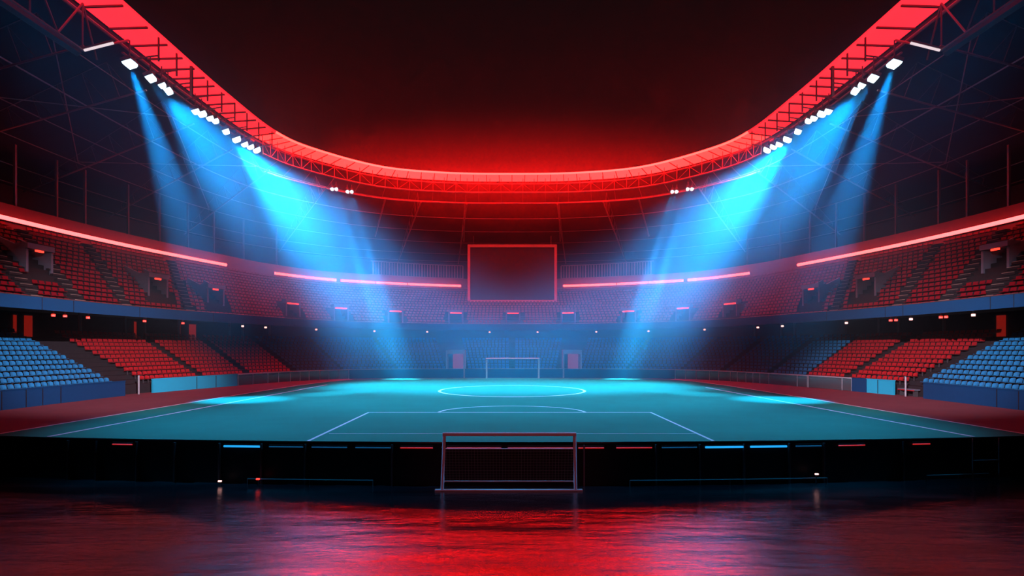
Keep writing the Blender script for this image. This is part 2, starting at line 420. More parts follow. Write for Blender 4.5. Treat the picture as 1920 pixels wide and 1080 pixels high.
# ring truss under the far curve
e = empty('ring_truss', (0, 82, 29.5), 'curved red-lit lattice truss under the far roof edge', 'truss')
uu = us(UK, 16 - UK, 90)
mb = MB(); mb.path([p3(off(RI, u, 1.7), ZR - 0.9) for u in uu], 0.09); mb.build('top_chord', M['steel'], e)
def lowc(u): return p3(off(RI, u, 1.6), 29.75 - 0.25 * abs(u - 8) / 4)
def lowd(u): return p3(off(RI, u, 3.9), 28.75 - 0.3 * abs(u - 8) / 4)
mb = MB(); mb.path([lowc(u) for u in uu], 0.12); mb.build('middle_chord', M['steel'], e)
mb = MB(); mb.path([lowd(u) for u in us(UK + 0.35, 16 - UK - 0.35, 80)], 0.10); mb.build('bottom_chord', M['steel'], e)
nb = 46
for i, u in enumerate(us(UK, 16 - UK, nb)):
    mb = MB()
    mb.tube(p3(off(RI, u, 1.7), ZR - 0.1), lowc(u), 0.045, 4)
    if i < nb:
        u2 = u + (16 - 2 * UK) / nb
        a, b = (p3(off(RI, u, 1.7), ZR - 0.9), lowc(u2)) if i % 2 == 0 else (lowc(u), p3(off(RI, u2, 1.7), ZR - 0.9))
        mb.tube(a, b, 0.04, 4)
    if i % 2 == 0 and 2 <= i <= nb - 2: mb.tube(lowc(u), lowd(u), 0.045, 4)
    mb.build('web_member', M['steel'], e)
# raking struts from the truss to the back of the roof
for s in (-1, 1):
    for j, (px, dx) in enumerate(((733, -1.9), (872, -0.9))):
        u = u_at_px(RI, px if s < 0 else 1920 - px)
        a = lowd(u); b = roof(0.62, u - (-s) * 0.0, -0.6) + Vector((dx * (-s) * -1, 0, 0))
        mb = MB(); mb.tube(a, b, 0.13, 6)
        tag(mb.build('raking_strut', M['steel']), 'red raking strut from the ring truss to the %s roof, %s one' % ({-1: 'far left', 1: 'far right'}[s], ['outer', 'inner'][j]), 'strut', 'raking struts')

# side trusses: chord and posts under the glowing side edges, deep lattice near the camera
for s in (-1, 1):
    e = empty('side_truss', (s * 31, 45, 31), 'dark lattice truss running under the %s glowing roof edge' % SIDE[s], 'truss')
    def S_(u): return u if s < 0 else 16 - u
    ua = u_at_y(RI, 22); ub = UK
    def q(u, d, z): return p3(off(RI, S_(u), d), z)
    mb = MB(); mb.path([q(u, 2.9, 31.1) for u in us(ua, ub, 40)], 0.13); mb.build('outer_chord', M['steel'], e)
    mb = MB(); mb.path([q(u, 2.4, 30.1) for u in us(u_at_y(RI, 44), ub, 30)], 0.10); mb.build('lower_chord', M['darksteel'], e)
    for j, y in enumerate((45.0, 47.4, 49.6, 52.2, 54.6, 57.0, 59.4, 61.8, 64.4)):
        u = u_at_y(RI, y); th = 0.16 if j == 2 else 0.08
        mb = MB(); mb.tube(q(u, 0.1, 31.9), q(u, 0.1, 29.9 if j != 2 else 29.2), th, 4)
        mb.tube(q(u, 0.1, 30.4), q(u, 2.4, 30.1), 0.07, 4)
        mb.build('post', M['darksteel'], e)
    # the deep near bays
    yy = (21.5, 26.0, 30.5, 35.0, 39.3, 42.0)
    zt, zb = 31.1, 27.7
    def Q(y, z): return Vector((s * 31.2, y, z))
    mb = MB(); mb.tube(Q(21.5, zb), Q(39.3, zb), 0.10); mb.tube(Q(39.3, zb), Q(44.0, zt), 0.09); mb.build('deep_bottom_chord', M['steel'], e)
    mb = MB(); mb.tube((s * 35.5, 21.5, 30.0), (s * 31.6, 39.4, 27.6), 0.34, 6); mb.build('box_beam', M['darksteel'], e)
    for j in range(5):
        a, b = yy[j], yy[j + 1]
        mb = MB(); m_ = (a + b) / 2
        mb.tube(Q(a, zt), Q(m_, zb), 0.07, 5); mb.tube(Q(m_, zb), Q(b, zt), 0.07, 5) if b < 42 else None
        mb.tube(Q(a, zt), Q(a, zb), 0.06, 5)
        mb.build('deep_web', M['steel'], e)
    # white tube fixed to the first visible rafter
    t = empty('tube_light', (s * 30.0, 39.2, 27.95), 'short white tube light on the %s roof truss above the outermost floodlight' % SIDE[s], 'light', 'white tube lights')
    a, b = Vector((s * 31.0, 39.2, 27.62)), Vector((s * 28.9, 39.2, 28.15))
    mb = MB(); mb.tube(a, b, 0.085, 8); mb.build('tube', M['tube'], t)
    mb = MB(); mb.tube(a + Vector((0, 0, 0.16)), b + Vector((0, 0, 0.16)), 0.09, 4); mb.build('housing', M['darksteel'], t)

# ------------------------------------------------------------------ floodlights and their beams
def aim(o, d): o.rotation_euler = Vector(d).to_track_quat('-Z', 'Y').to_euler()
def spot(name, loc, tgt, watts, deg, blend, col, parent, rad=0.25):
    l = bpy.data.lights.new(name, 'SPOT'); l.energy = watts; l.color = col; l.spot_size = math.radians(deg); l.spot_blend = blend; l.shadow_soft_size = rad
    o = bpy.data.objects.new(name, l); C.objects.link(o); o.location = loc; aim(o, Vector(tgt) - Vector(loc))
    return o
NFL = {-1: 0, 1: 0}
def floodlight(loc, tgt, w, h, watts, deg, label, group, hang=0.7, blend=0.9, shape='box'):
    loc = Vector(loc); d = (Vector(tgt) - loc).normalized()
    w *= 0.82; h *= 0.82
    e = empty('floodlight', loc, label, 'floodlight', group)
    rot = d.to_track_quat('-Z', 'Y').to_matrix().to_4x4()
    def put(mb, name, m, bevel=0, par=None):
        T = Matrix.Translation(loc) @ rot
        mb.v = [tuple(T @ Vector(v)) for v in mb.v]
        return mb.build(name, m, par or e, bevel)
    hs = put(MB().box((0, 0, 0.16), (w + 0.1, h + 0.1, 0.3)), 'housing', M['black'], 0.03)
    # a domed lens seen from the side as well
    mb = MB(); n = 16; R_ = []
    for k, (f, z) in enumerate(((1.0, 0.0), (0.96, -0.14), (0.75, -0.30), (0.35, -0.38), (0.02, -0.40))):
        R_.append([(w / 2 * f * max(-1, min(1, 1.42 * math.cos(2 * PI * i / n))), h / 2 * f * max(-1, min(1, 1.42 * math.sin(2 * PI * i / n))), z) for i in range(n + 1)])
    mb.loft(R_); put(mb, 'lens', M['flood'], 0, hs)
    mb = MB(); mb.tube(loc + Vector((0, 0, 0.25)), loc + Vector((0, 0, hang)), 0.05, 5); mb.tube(loc + Vector((-w / 2, 0, 0.1)), loc + Vector((-w / 2, 0, 0.5)), 0.03, 4)
    mb.tube(loc + Vector((w / 2, 0, 0.1)), loc + Vector((w / 2, 0, 0.5)), 0.03, 4); mb.tube(loc + Vector((-w / 2, 0, 0.5)), loc + Vector((w / 2, 0, 0.5)), 0.03, 4)
    mb.build('bracket', M['darksteel'], e)
    sp = spot('floodlight_beam', loc + d * 0.46, tgt, watts * K_BEAM, deg, blend, BLUE, e, 0.2)
    return e

FL = [  # px, py, lens w, lens h, target (x, y), watts, cone
    (243, 118, 1.05, 0.9, (-21.5, 43.5), 140000, 17),
    (282, 145, 0.9, 0.8, (-17.0, 48.5), 50000, 11),
    (303, 158, 0.3, 0.7, (-16.0, 50.5), 25000, 11),
    (315, 169, 0.9, 0.7, (-15.5, 52.0), 52000, 11),
    (366, 207, 0.5, 0.8, (-19.5, 55.5), 13000, 14),
    (378, 212, 0.8, 0.95, (-19.0, 56.5), 18000, 14),
    (393, 220, 0.45, 0.8, (-18.5, 58.0), 9000, 14),
    (403, 225, 0.5, 0.8, (-18.0, 59.0), 9000, 14),
    (423, 245, 0.8, 0.8, (-16.5, 63.0), 26000, 17),
    (443, 260, 0.95, 1.05, (-17.0, 66.0), 26000, 22),
    (458, 269, 0.5, 0.9, (-15.5, 68.0), 15000, 20),
    (469, 274, 0.5, 0.95, (-14.5, 69.5), 18000, 20),
    (481, 280, 0.9, 1.05, (-13.5, 71.0), 26000, 19),
]
XF = 30.5
for s in (-1, 1):
    for i, (px, py, w, h, t, wt, dg) in enumerate(FL):
        D = XF * 1014 / (960 - px); z = EYE + (655 - py) * D / 1014
        floodlight((s * XF, D, z), (-s * t[0], t[1], PITCH), w, h, wt, dg,
                   'white-blue floodlight hung under the %s roof edge, %s from the camera' % (SIDE[s], ORD[i]), 'floodlights of the side roofs', hang=30.6 - z if 30.6 - z > 0.5 else 0.6)
    for i, px in enumerate((622, 630, 651, 659)):
        py = 353 + 5 * (i // 2); D = 75.5 + 0.5 * (i // 2) + (1.2 if i > 1 else 0); x = (px - 960) * D / 1014; z = EYE + (655 - py) * D / 1014
        tx = -17.2 + (1.5 if i < 2 else 3.0)
        floodlight((-s * x, D, z), (-s * tx, 73.5, PITCH), 0.42, 0.42, 190000 if i < 2 else 180000, 9,
                   'small paired floodlight under the far %s curve of the ring truss, %s from the outside' % (SIDE[s], ['first', 'second', 'third', 'fourth'][i]), 'small floodlights under the ring truss', hang=0.9)
    # added unseen fill spots above the camera, aimed across at the lower stands
    spot('stand_fill', (-s * 6.0, 1, 22.0), (s * 38.0, 50, 3.5), 165000, 21, 0.9, (0.95, 0.68, 0.85), None, 0.3)
    spot('pitch_fill', (s * 28.0, 25, 28.0), (s * 8.0, 35, PITCH), 50000, 66, 1.0, BLUE, None, 0.3)  # unseen fill added to brighten the near pitch
    spot('goal_fill', (s * 24.0, 74.5, 27.5), (s * 1.0, 75.6, 2.8), 60000, 15, 0.9, BLUE, None, 0.3)  # extra spot near the paired floodlights, added to brighten the far goal
    # wide washes from three of the big fixtures onto the pitch
    def fx(i):
        D = XF * 1014 / (960 - FL[i][0]); return (s * XF, D, EYE + (655 - FL[i][1]) * D / 1014 - 0.6)
    spot('floodlight_wash', fx(9), (s * 6.0, 61, PITCH), 440000, 50, 1.0, BLUE, None, 0.4)
    spot('floodlight_wash', fx(3), (s * 8.0, 47, PITCH), 95000, 54, 1.0, BLUE, None, 0.4)

spot('red_goal_fill', (0, 2.5, 13.0), (0, 22.8, 1.3), 2600, 26, 0.8, (1.0, 0.16, 0.22), None, 0.3)  # unseen red fill added above the camera to tint the near goal
# ------------------------------------------------------------------ red light tubes along the back of the upper stand
def led(pa, pb, label):
    ua, ub = u_at_px(RE, pa, d=-0.42), u_at_px(RE, pb, d=-0.42)
    n = max(2, int(abs(ub - ua) * 10)); pts = [p3(off(RE, u, -0.42), 17.6) for u in us(ua, ub, n)]
    e = empty('light_tube', pts[len(pts) // 2], label, 'light tube', 'red light tubes behind the upper stand')
    mb = MB(); mb.path(pts, 0.19, 8); mb.build('tube', M['led'], e)
    mb = MB(); mb.path([p + Vector((0, 0, 0)) + p3(outn(RE, ua + (ub - ua) * i / n) * 0.2, 0) for i, p in enumerate(pts)], 0.2, 4); mb.build('backing_channel', M['darksteel'], e)
for s in (-1, 1):
    f = (lambda a, b: (a, b)) if s < 0 else (lambda a, b: (1920 - b, 1920 - a))
    for a, b, w in ((-300, 140, 'nearest, cut by the frame'), (141, 217, 'short second'), (218, 264, 'short third'), (265, 424, 'fourth, ending above the side stand')):
        led(*f(a, b), 'glowing red tube along the %s upper wall, %s piece' % (SIDE[s], w))
    for a, b, w in ((515, 630, 'outermost long piece'), (639, 703, 'second piece'), (705, 763, 'third piece'), (765, 864, 'long piece that ends by the screen')):
        led(*f(a, b), 'glowing red tube on the far %s wall, %s' % (SIDE[s], w))

# fins between parapet and eave at the far end
for s in (-1, 1):
    e = empty('louvre_screen', (s * 22, 100, 19.2), 'row of upright red-lit fins on the far wall, %s of the screen' % SIDE[s], 'louvres', 'fin screens')
    for k in range(34):
        px = 700 + 168 * k / 33
        if s > 0: px = 1920 - px
        u = u_at_px(RE, px); a = off(RE, u, 0.2)
        mb = MB(); mb.box((a.x, a.y, 20.2), (0.12 if k % 3 else 0.2, 0.12, 2.4)); mb.build('fin', M['steel'], e)
    u = [u_at_px(RE, p if s < 0 else 1920 - p) for p in us(695, 868, 12)]
    mb = MB(); mb.path([p3(off(RE, v, 0.2), 21.4) for v in u], 0.08); mb.path([p3(off(RE, v, 0.2), 19.05) for v in u], 0.08); mb.build('rail', M['steel'], e)
# columns of the side walls above the tubes
for s in (-1, 1):
    for j, y in enumerate((50, 54, 57, 62, 66, 70, 74, 79, 84)):
        u = u_at_y(RE, y, s < 0); a = off(RE, u, 0.9)
        mb = MB(); mb.box((a.x, a.y, 21.75), (0.2, 0.2, 6.3)); tag(mb.build('wall_column', M['darksteel']), 'slim dark column above the %s red tubes, %s from the camera' % (SIDE[s], ORD[j]), 'column', 'slim columns on the upper walls')
# ------------------------------------------------------------------ scoreboard
e = empty('scoreboard', (0.1, 97.0, 14.5), 'large dark video screen in a glowing red frame at the far end', 'screen')
def PX(px, py, D): return ((px - 960) * D / 1014, D, EYE + (655 - py) * D / 1014)
D = 95.5
x0, _, z1 = PX(877, 459, D); x1, _, z0 = PX(1044, 567, D)
mb = MB(); mb.box(((x0 + x1) / 2, D + 0.35, (z0 + z1) / 2), (x1 - x0 - 0.6, 0.5, z1 - z0 - 0.6)); mb.build('screen_panel', M['screen'], e)
M['frame'] = emitter('glowing_screen_frame', (1.0, 0.03, 0.03), 0.30)  # the frame's red light is its own emission
mb = MB(); t = 0.42
mb.box(((x0 + x1) / 2, D, z1 - t / 2), (x1 - x0, 0.5, t)); mb.box(((x0 + x1) / 2, D, z0 + t / 2), (x1 - x0, 0.5, t))
mb.box((x0 + t / 2, D, (z0 + z1) / 2), (t, 0.5, z1 - z0 - 2 * t)); mb.box((x1 - t / 2, D, (z0 + z1) / 2), (t, 0.5, z1 - z0 - 2 * t))
mb.build('frame', M['frame'], e)
for x in (x0 + 1, x1 - 1):
    mb = MB(); mb.tube((x, D + 0.5, z1 - 0.2), (x, D + 0.5, 26.4), 0.1); mb.build('hanger', M['darksteel'], e)
    mb = MB(); mb.tube((x, D + 0.9, z0 + 0.4), (x, D + 4.5, z0 + 1.2), 0.12); mb.build('bracket', M['darksteel'], e)

# ------------------------------------------------------------------ seats
def seat_mesh(detail=True):
    mb = MB()
    # local frame: +y faces the pitch, origin on the step under the seat
    prof = [(-0.12, 0.42), (-0.14, 0.50), (-0.17, 0.62), (-0.20, 0.71)] if detail else [(-0.12, 0.44), (-0.19, 0.71)]
    cols = [-0.22, -0.12, 0, 0.12, 0.22] if detail else [-0.22, 0.22]
    F = []
    for j, (y, z) in enumerate(prof):
        row = []
        for x in cols:
            zz = z - (0.05 if detail and abs(x) > 0.2 and j == len(prof) - 1 else 0)
            row.append((x, y + (0.06 * (x / 0.22) ** 2 if detail else 0), zz))
        F.append(row)
    Bk = [[(x, y - 0.035, z) for x, y, z in r] for r in F]
    mb.loft(F + Bk[::-1], closed=True)
    P1 = [[(x, 0.28, 0.43 - (0.03 if j else 0)) for x in cols] for j in (0,)]
    mb.loft([[(x, -0.14, 0.40) for x in cols], [(x, 0.20, 0.43 - (0.0 if not detail else 0.03 * (1 - (x / 0.22) ** 2))) for x in cols],
             [(x, 0.21, 0.39) for x in cols], [(x, -0.14, 0.36) for x in cols]], closed=True)
    if detail:
        mb.box((0, 0.02, 0.19), (0.06, 0.10, 0.38), 0, 1); mb.box((0, 0.05, 0.36), (0.30, 0.06, 0.04), 0, 1)
    return mb
SM = {c: seat_mesh().data('stadium_seat', [M[c + 'seat'], M['darksteel']]) for c in ('red', 'blue')}
lo_mb = seat_mesh(False)
REST = MB()
def place(p, z, nrm, colr, mode, info=None):
    """nrm points outward (away from the pitch)"""
    ang = math.atan2(-nrm.y, -nrm.x) - PI / 2
    if mode:
        o = bpy.data.objects.new('stadium_seat', SM[colr]); C.objects.link(o); o.location = (p.x, p.y, z); o.rotation_euler = (0, 0, ang)
        tag(o, info[0], 'seat', info[1]); return
    cs, sn = math.cos(ang), math.sin(ang)
    vs = [(p.x + cs * x - sn * y, p.y + sn * x + cs * y, z + zz) for x, y, zz in lo_mb.v]
    REST.add(vs, lo_mb.f, {'red': 0, 'blue': 1, 'darkred': 2}[colr])

def blocks(side):
    """(front px range, colour, name) per block, left side measured in picture columns of the front row"""
    if side < 0:
        px = [(-330, 206, 'blue', 'end block'), (263, 368, 'red', 'first red block'), (380, 455, 'red', 'second red block'), (467, 545, 'red', 'third red block'), (556, 640, 'blue', ''), (645, 743, 'blue', ''), (748, 836, 'blue', ''), (878, 955, 'blue', '')]
    else:
        px = [(-330, 190, 'blue', 'end block'), (216, 325, 'red', 'first red block'), (338, 405, 'red', 'second red block'), (408, 470, 'blue', 'blue middle block'), (481, 560, 'blue', ''), (570, 640, 'blue', ''), (645, 743, 'blue', ''), (748, 836, 'blue', ''), (878, 955, 'blue', '')]
    out = []
    for a, b, c, nme in px:
        if side > 0: ua, ub = u_at_px(RB, 1920 - b, d=1.5), u_at_px(RB, 1920 - a, d=1.5)
        else: ua, ub = u_at_px(RB, a, d=1.5), u_at_px(RB, b, d=1.5)
        out.append((ua, ub, c, nme))
    return out
cand = []
for s in (-1, 1):
    for ua, ub, c, nme in blocks(s):
        for r in range(NR):
            f = (r + 0.55) / NR; z = Z0 + (Z1 - Z0) * r / (NR - 1)
            # the end blocks' inner boundary slants back along the tunnel
            pts = [low(f, u) for u in us(ua, ub, 60)]
            L = [0.0]
            for a, b in zip(pts, pts[1:]): L.append(L[-1] + (b - a).length)
            n = int(L[-1] / 0.54)
            for k in range(n):
                t = (k + 0.5) / n * L[-1]; j = max(i for i in range(60) if L[i] <= t)
                g = (t - L[j]) / max(1e-6, L[j + 1] - L[j]); u = ua + (ub - ua) * (j + g) / 60
                p = low(f, u)
                if p.y < 24 or abs(px_of(p) - 960) > 990: continue
                cand.append((p.length, p, z, outn(RB, u), c, s, nme, r, (n - 1 - k) if (s < 0) == (nme == 'end block') else k))
cand.sort(key=lambda q: q[0])
# the nearest visible seats become objects of their own
for i, (d, p, z, nr, c, s, nme, r, kk) in enumerate(cand):
    if i < 300:
        place(p, z, nr, c, True, ('%s seat, %s from the %s, %s row, %s %s' % (c, num(kk), 'tunnel gap' if nme in ('end block', 'first red block') else 'aisle', 'front' if r == 0 else (ORD[r] if r < 11 else 'top'), SIDE[s], nme or 'block'), '%s row seats, %s %s' % ('front' if r == 0 else ORD[r], SIDE[s], nme or 'block')))
    else:
        place(p, z, nr, c, False)
# upper stand seats
VOM = [(-1, 75, 0.42), (-1, 297, 0.30), (-1, 405, 0.25), (-1, 550, 0.14), (-1, 640, 0.12), (-1, 742, 0.10), (-1, 855, 0.09), (0, 962, 0.09),
       (1, 855, 0.09), (1, 742, 0.10), (1, 640, 0.12), (1, 552, 0.14), (1, 400, 0.25), (1, 297, 0.30), (1, 55, 0.42)]
VOM = [(s, (p if s <= 0 else 1920 - p), f) for s, p, f in VOM]
VU = []
for s, p, f in VOM:
    lo_, hi_ = 0.5, 15.5
    for _ in range(40):
        m_ = (lo_ + hi_) / 2
        if px_of(up(f, m_)) < p: lo_ = m_
        else: hi_ = m_
    VU.append((lo_, f, s))
AIS = []
for s, p in [(-1, q) for q in (30, 118, 215, 345)] + [(1, q) for q in (30, 118, 215, 345)]:
    pp = p if s < 0 else 1920 - p
    lo_, hi_ = 0.5, 15.5
    for _ in range(40):
        m_ = (lo_ + hi_) / 2
        if px_of(up(0.3, m_)) < pp: lo_ = m_
        else: hi_ = m_
    AIS.append((lo_, s))
for r in range(NU):
    f = (r + 0.55) / NU; z = ZU0 + (ZU1 - ZU0) * r / (NU - 1)
    pts = [up(f, u) for u in us(1.2, 14.8, 400)]
    L = [0.0]
    for a, b in zip(pts, pts[1:]): L.append(L[-1] + (b - a).length)
    n = int(L[-1] / 0.6); j = 0
    for k in range(n):
        t = (k + 0.5) / n * L[-1]
        while j < 399 and L[j + 1] < t: j += 1
        u = 1.2 + 13.6 * (j + (t - L[j]) / max(1e-6, L[j + 1] - L[j])) / 400
        p = up(f, u)
        if abs(px_of(p) - 960) > 980 or p.y < 20: continue
        if any(abs((up(f, a) - p).length) < 0.75 for a, _ in AIS): continue
        if any(f < vf + 0.22 and f > vf - 0.16 and (up(f, vu) - p).length < 1.75 for vu, vf, _ in VU): continue
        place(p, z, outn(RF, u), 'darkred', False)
o = REST.build('stadium_seat', [M['redseat'], M['blueseat'], M['darkredseat']])
tag(o, 'countless small red and blue seats filling both tiers of the stands farther off', 'seats', None, 'stuff')

# aisles with pale step nosings (upper stand)
for i, (u, s) in enumerate(AIS):
    e = empty('aisle_steps', p3(up(0.0, u), ZU0), 'steep aisle steps with pale nosings in the %s upper stand, %s from the near end' % (SIDE[s], ORD[i % 4]), 'steps', 'aisle steps in the upper stand')
    mb = MB()
    for r in range(NU):
        z = ZU0 + (ZU1 - ZU0) * r / (NU - 1)
        a = up((r + 0.1) / NU, u); nrm = outn(RF, u); ang = math.atan2(nrm.y, nrm.x)
        mb.box((a.x, a.y, z + 0.10), (0.30, 1.1, 0.20), ang); mb.box((a.x - nrm.x * 0.14, a.y - nrm.y * 0.14, z + 0.215), (0.05, 1.0, 0.03), ang, 1)
    mb.build('step_flight', [M['terrace'], M['nosing']], e)

# ------------------------------------------------------------------ entrance portals in the upper stand
def portal(p, nrm, z, w, h, depth, label, group, big=False):
    ang = math.atan2(nrm.y, nrm.x) - PI / 2        # local +y points away from the pitch
    e = empty('stand_entrance', p3(p, z), label, 'entrance', group)
    T = Matrix.Translation(p3(p, z)) @ Matrix.Rotation(ang, 4, 'Z')
    def put(mb, name, m):
        mb.v = [tuple(T @ Vector(v)) for v in mb.v]; return mb.build(name, m, e)
    for sx in (-1, 1):
        mb = MB(); x = sx * (w / 2 + 0.1)
        prof = [(0, 0), (0, h), (depth, h + depth * 0.42), (depth, 0.2)] if big else [(0, 0), (0, h), (depth, h), (depth, 0)]
        vs = [(x + dx, y, zz) for dx in (-0.1, 0.1) for y, zz in prof]
        mb.add(vs, [(0, 1, 2, 3), (7, 6, 5, 4), (0, 4, 5, 1), (1, 5, 6, 2), (2, 6, 7, 3), (3, 7, 4, 0)])
        put(mb, 'side_wall', M['greyblue'])
    put(MB().box((0, 0.45, h + 0.30), (w + 0.4, 0.9 if not big else 1.2, 0.45)), 'canopy', M['greyblue'])
    put(MB().box((0, 0.05, h - 0.02), (w * (0.35 if big else 0.9), 0.12, 0.16)), 'lintel_lamp', M['redlamp'])
    put(MB().box((0, depth - 0.1, h / 2), (w, 0.1, h)), 'passage_dark_sheet', M['black'])  # black sheet stands in for the dark of the passage
for i, (u, f, s) in enumerate(VU):
    z = ZU0 + (ZU1 - ZU0) * max(0, f * NU - 0.5) / (NU - 1)
    far = 4 <= i <= 10 or i in (3, 11)
    lab = {0: 'nearest on the left', 1: 'second on the left', 2: 'third on the left', 3: 'at the left corner', 4: 'in the left haze', 5: 'fourth to the left of the screen' if False else 'left of centre below the red tubes', 6: 'just left of the screen', 7: 'straight below the screen',
           8: 'just right of the screen', 9: 'right of centre below the red tubes', 10: 'in the right haze', 11: 'at the right corner', 12: 'third on the right', 13: 'second on the right', 14: 'nearest on the right'}[i]
    portal(up(f, u), outn(RF, u), z, 2.0, 1.9, 3.2 if not far else 2.2, 'grey portal with red lintel lamp in upper stand, ' + lab, 'upper stand entrances', big=not far)
# portals at the foot of the far lower stand
for px, nm in ((855, 'left'), (1072, 'right')):
    u = u_at_px(RB, px, d=0.8); p = off(RB, u, 0.75)
    e = empty('stand_entrance', p3(p, PITCH), 'white-framed doorway with red glow at the far end, %s of the goal' % nm, 'entrance', 'doorways at the far end')
    for sx in (-1, 1):
        mb = MB(); mb.box((p.x + sx * 1.25, p.y, PITCH + 2.0), (0.22, 1.6, 4.0)); mb.build('door_post', M['cap'], e)
    mb = MB(); mb.box((p.x, p.y, PITCH + 3.75), (2.3, 1.6, 0.6)); mb.build('door_head', M['cap'], e)
    mb = MB(); mb.box((p.x + 0.25, p.y + 0.6, PITCH + 2.0), (1.5, 0.1, 2.9)); mb.build('lit_doorway', M['reddoor'], e)

# ------------------------------------------------------------------ lamps, doors and columns under the balcony
for i, (px, kind) in enumerate(((100, 'r'), (122, 'r'), (165, 'r'), (271, 'r'), (343, 'r'), (455, 'w'), (498, 'w'), (593, 'w'), (702, 'w'), (801, 'r2'), (918, 'r2'), (1008, 'r2'), (1118, 'r2'), (1216, 'w'), (1321, 'w'), (1421, 'w'), (1467, 'w'), (1587, 'w'), (1670, 'r'), (1680, 'r'), (1708, 'w'), (1764, 'r'), (1774, 'r'), (1825, 'w'))):
    u = u_at_px(RF, px, d=1.0); a = off(RF, u, 1.0)
    e = empty('ceiling_lamp', p3(a, 8.8), '%s lamp under the balcony, %s from the left of the row' % ({'r': 'small red', 'w': 'small pinkish white', 'r2': 'bright red-white'}[kind], num(i)), 'lamp', 'small lamps under the balcony')
    mb = MB(); mb.tube((a.x, a.y, 8.62), (a.x, a.y, 8.80), 0.14, 8); mb.build('lamp_glass', M['redlamp' if kind == 'r' else 'warmlamp'], e)
    mb = MB(); mb.tube((a.x, a.y, 8.80), (a.x, a.y, 9.3), 0.06, 6); mb.build('stem', M['darksteel'], e)
for i, (px, w) in enumerate(((30, 0.25), (55, 0.7), (255, 0.25), (337, 0.3), (362, 0.9), (1875, 0.8))):
    u = u_at_px(RL, px, d=2.6); a = off(RL, u, 2.72); nrm = outn(RL, u); ang = math.atan2(nrm.y, nrm.x) - PI / 2
    e = empty('lit_doorway', p3(a, Z1), '%s red-lit doorway in the concourse wall, %s' % ('narrow' if w < 0.5 else 'wide', ['far left edge', 'second from the left edge', 'above the first red block', 'above the second red block', 'widest above the second red block', 'near the right edge'][i]), 'doorway', 'red-lit doorways')
    mb = MB(); mb.box((a.x, a.y, Z1 + 1.1), (w, 0.1, 2.1), ang); mb.build('doorway_opening', M['reddoor'], e)
    mb = MB(); mb.box((a.x - nrm.x * 0.02, a.y - nrm.y * 0.02, Z1 + 2.2), (w + 0.2, 0.16, 0.12), ang); mb.build('door_head', M['darksteel'], e)
for s in (-1, 1):
    for j, px in enumerate((150, 235, 272, 335, 430, 455, 505)):
        pp = px if s < 0 else 1920 - px
        u = u_at_px(RL, pp, d=0.6); a = off(RL, u, 0.6)
        mb = MB(); mb.tube((a.x, a.y, Z1), (a.x, a.y, 9.8), 0.17, 8)
        tag(mb.build('support_column', M['steel']), 'slim round column behind the %s lower stand, %s from the near end' % (SIDE[s], ORD[j]), 'column', 'columns behind the lower stand')

# ------------------------------------------------------------------ perimeter barriers
def barrier(pa, pb, label, m, joints=(), cap=None, h=1.3, thick=0.18, name='perimeter_barrier'):
    ua, ub = u_at_px(RB, pa), u_at_px(RB, pb); n = max(2, int(abs(ub - ua) * 12)); uu = us(ua, ub, n)
    e = empty(name, p3(ring(RB, (ua + ub) / 2), PITCH), label, 'barrier', 'perimeter barriers')
    z0 = PITCH + 0.031
    mb = MB(); mb.loft([[p3(ring(RB, u), z0) for u in uu], [p3(ring(RB, u), PITCH + h) for u in uu], [p3(off(RB, u, thick), PITCH + h) for u in uu], [p3(off(RB, u, thick), z0) for u in uu]], closed=True)
    pn = mb.build('panel', m, e)
    mb = MB(); mb.loft([[p3(off(RB, u, -0.04), PITCH + h) for u in uu], [p3(off(RB, u, -0.04), PITCH + h + 0.06) for u in uu], [p3(off(RB, u, thick + 0.04), PITCH + h + 0.06) for u in uu], [p3(off(RB, u, thick + 0.04), PITCH + h) for u in uu]], closed=True)
    mb.build('cap', cap or m, e)
    for px in joints:
        u = u_at_px(RB, px); a = off(RB, u, -0.003); d = outn(RB, u)
        mb = MB(); mb.box((a.x, a.y, PITCH + h / 2 + 0.02), (0.02, 0.07, h - 0.05), math.atan2(d.y, d.x)); mb.build('panel_joint', M['black'], pn)
def railing(pa, pb, label, posts, glass=True, h=1.3):
    ua, ub = u_at_px(RB, pa), u_at_px(RB, pb); n = max(2, int(abs(ub - ua) * 12)); uu = us(ua, ub, n)
    e = empty('guard_rail', p3(ring(RB, (ua + ub) / 2), PITCH), label, 'railing', 'perimeter railings')
    mb = MB(); mb.loft([[p3(off(RB, u, 0.0), PITCH + h - 0.06) for u in uu], [p3(off(RB, u, 0.0), PITCH + h + 0.06) for u in uu], [p3(off(RB, u, 0.14), PITCH + h + 0.06) for u in uu], [p3(off(RB, u, 0.14), PITCH + h - 0.06) for u in uu]], closed=True)
    mb.build('top_rail', M['cap'], e)
    if glass:
        mb = MB(); mb.loft([[p3(off(RB, u, d), PITCH + z) for u in uu] for d, z in ((0.06, 0.06), (0.06, h - 0.06), (0.08, h - 0.06), (0.08, 0.06))], closed=True)
        mb.build('glass_panel', M['glass'], e)
    for px in posts:
        u = u_at_px(RB, px); a = off(RB, u, 0.07)
        mb = MB(); mb.tube((a.x, a.y, PITCH + 0.031), (a.x, a.y, PITCH + h - 0.06), 0.05, 6); mb.build('post', M['cap'], e)
barrier(-500, 235, 'long grey padded barrier in front of the near left seats', M['barrier_dark'], (3, 49, 80, 114), M['barrier_dark'])
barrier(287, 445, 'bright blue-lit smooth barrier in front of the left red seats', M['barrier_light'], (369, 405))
railing(446, 655, 'railing with glass panels and posts along the left curve of the pitch', (447, 475, 503, 523, 545, 563, 580, 600, 617, 636, 654))
barrier(656, 1264, 'low blue wall across the far end behind the goal', M['fascia'], (), M['cap'], 1.3)
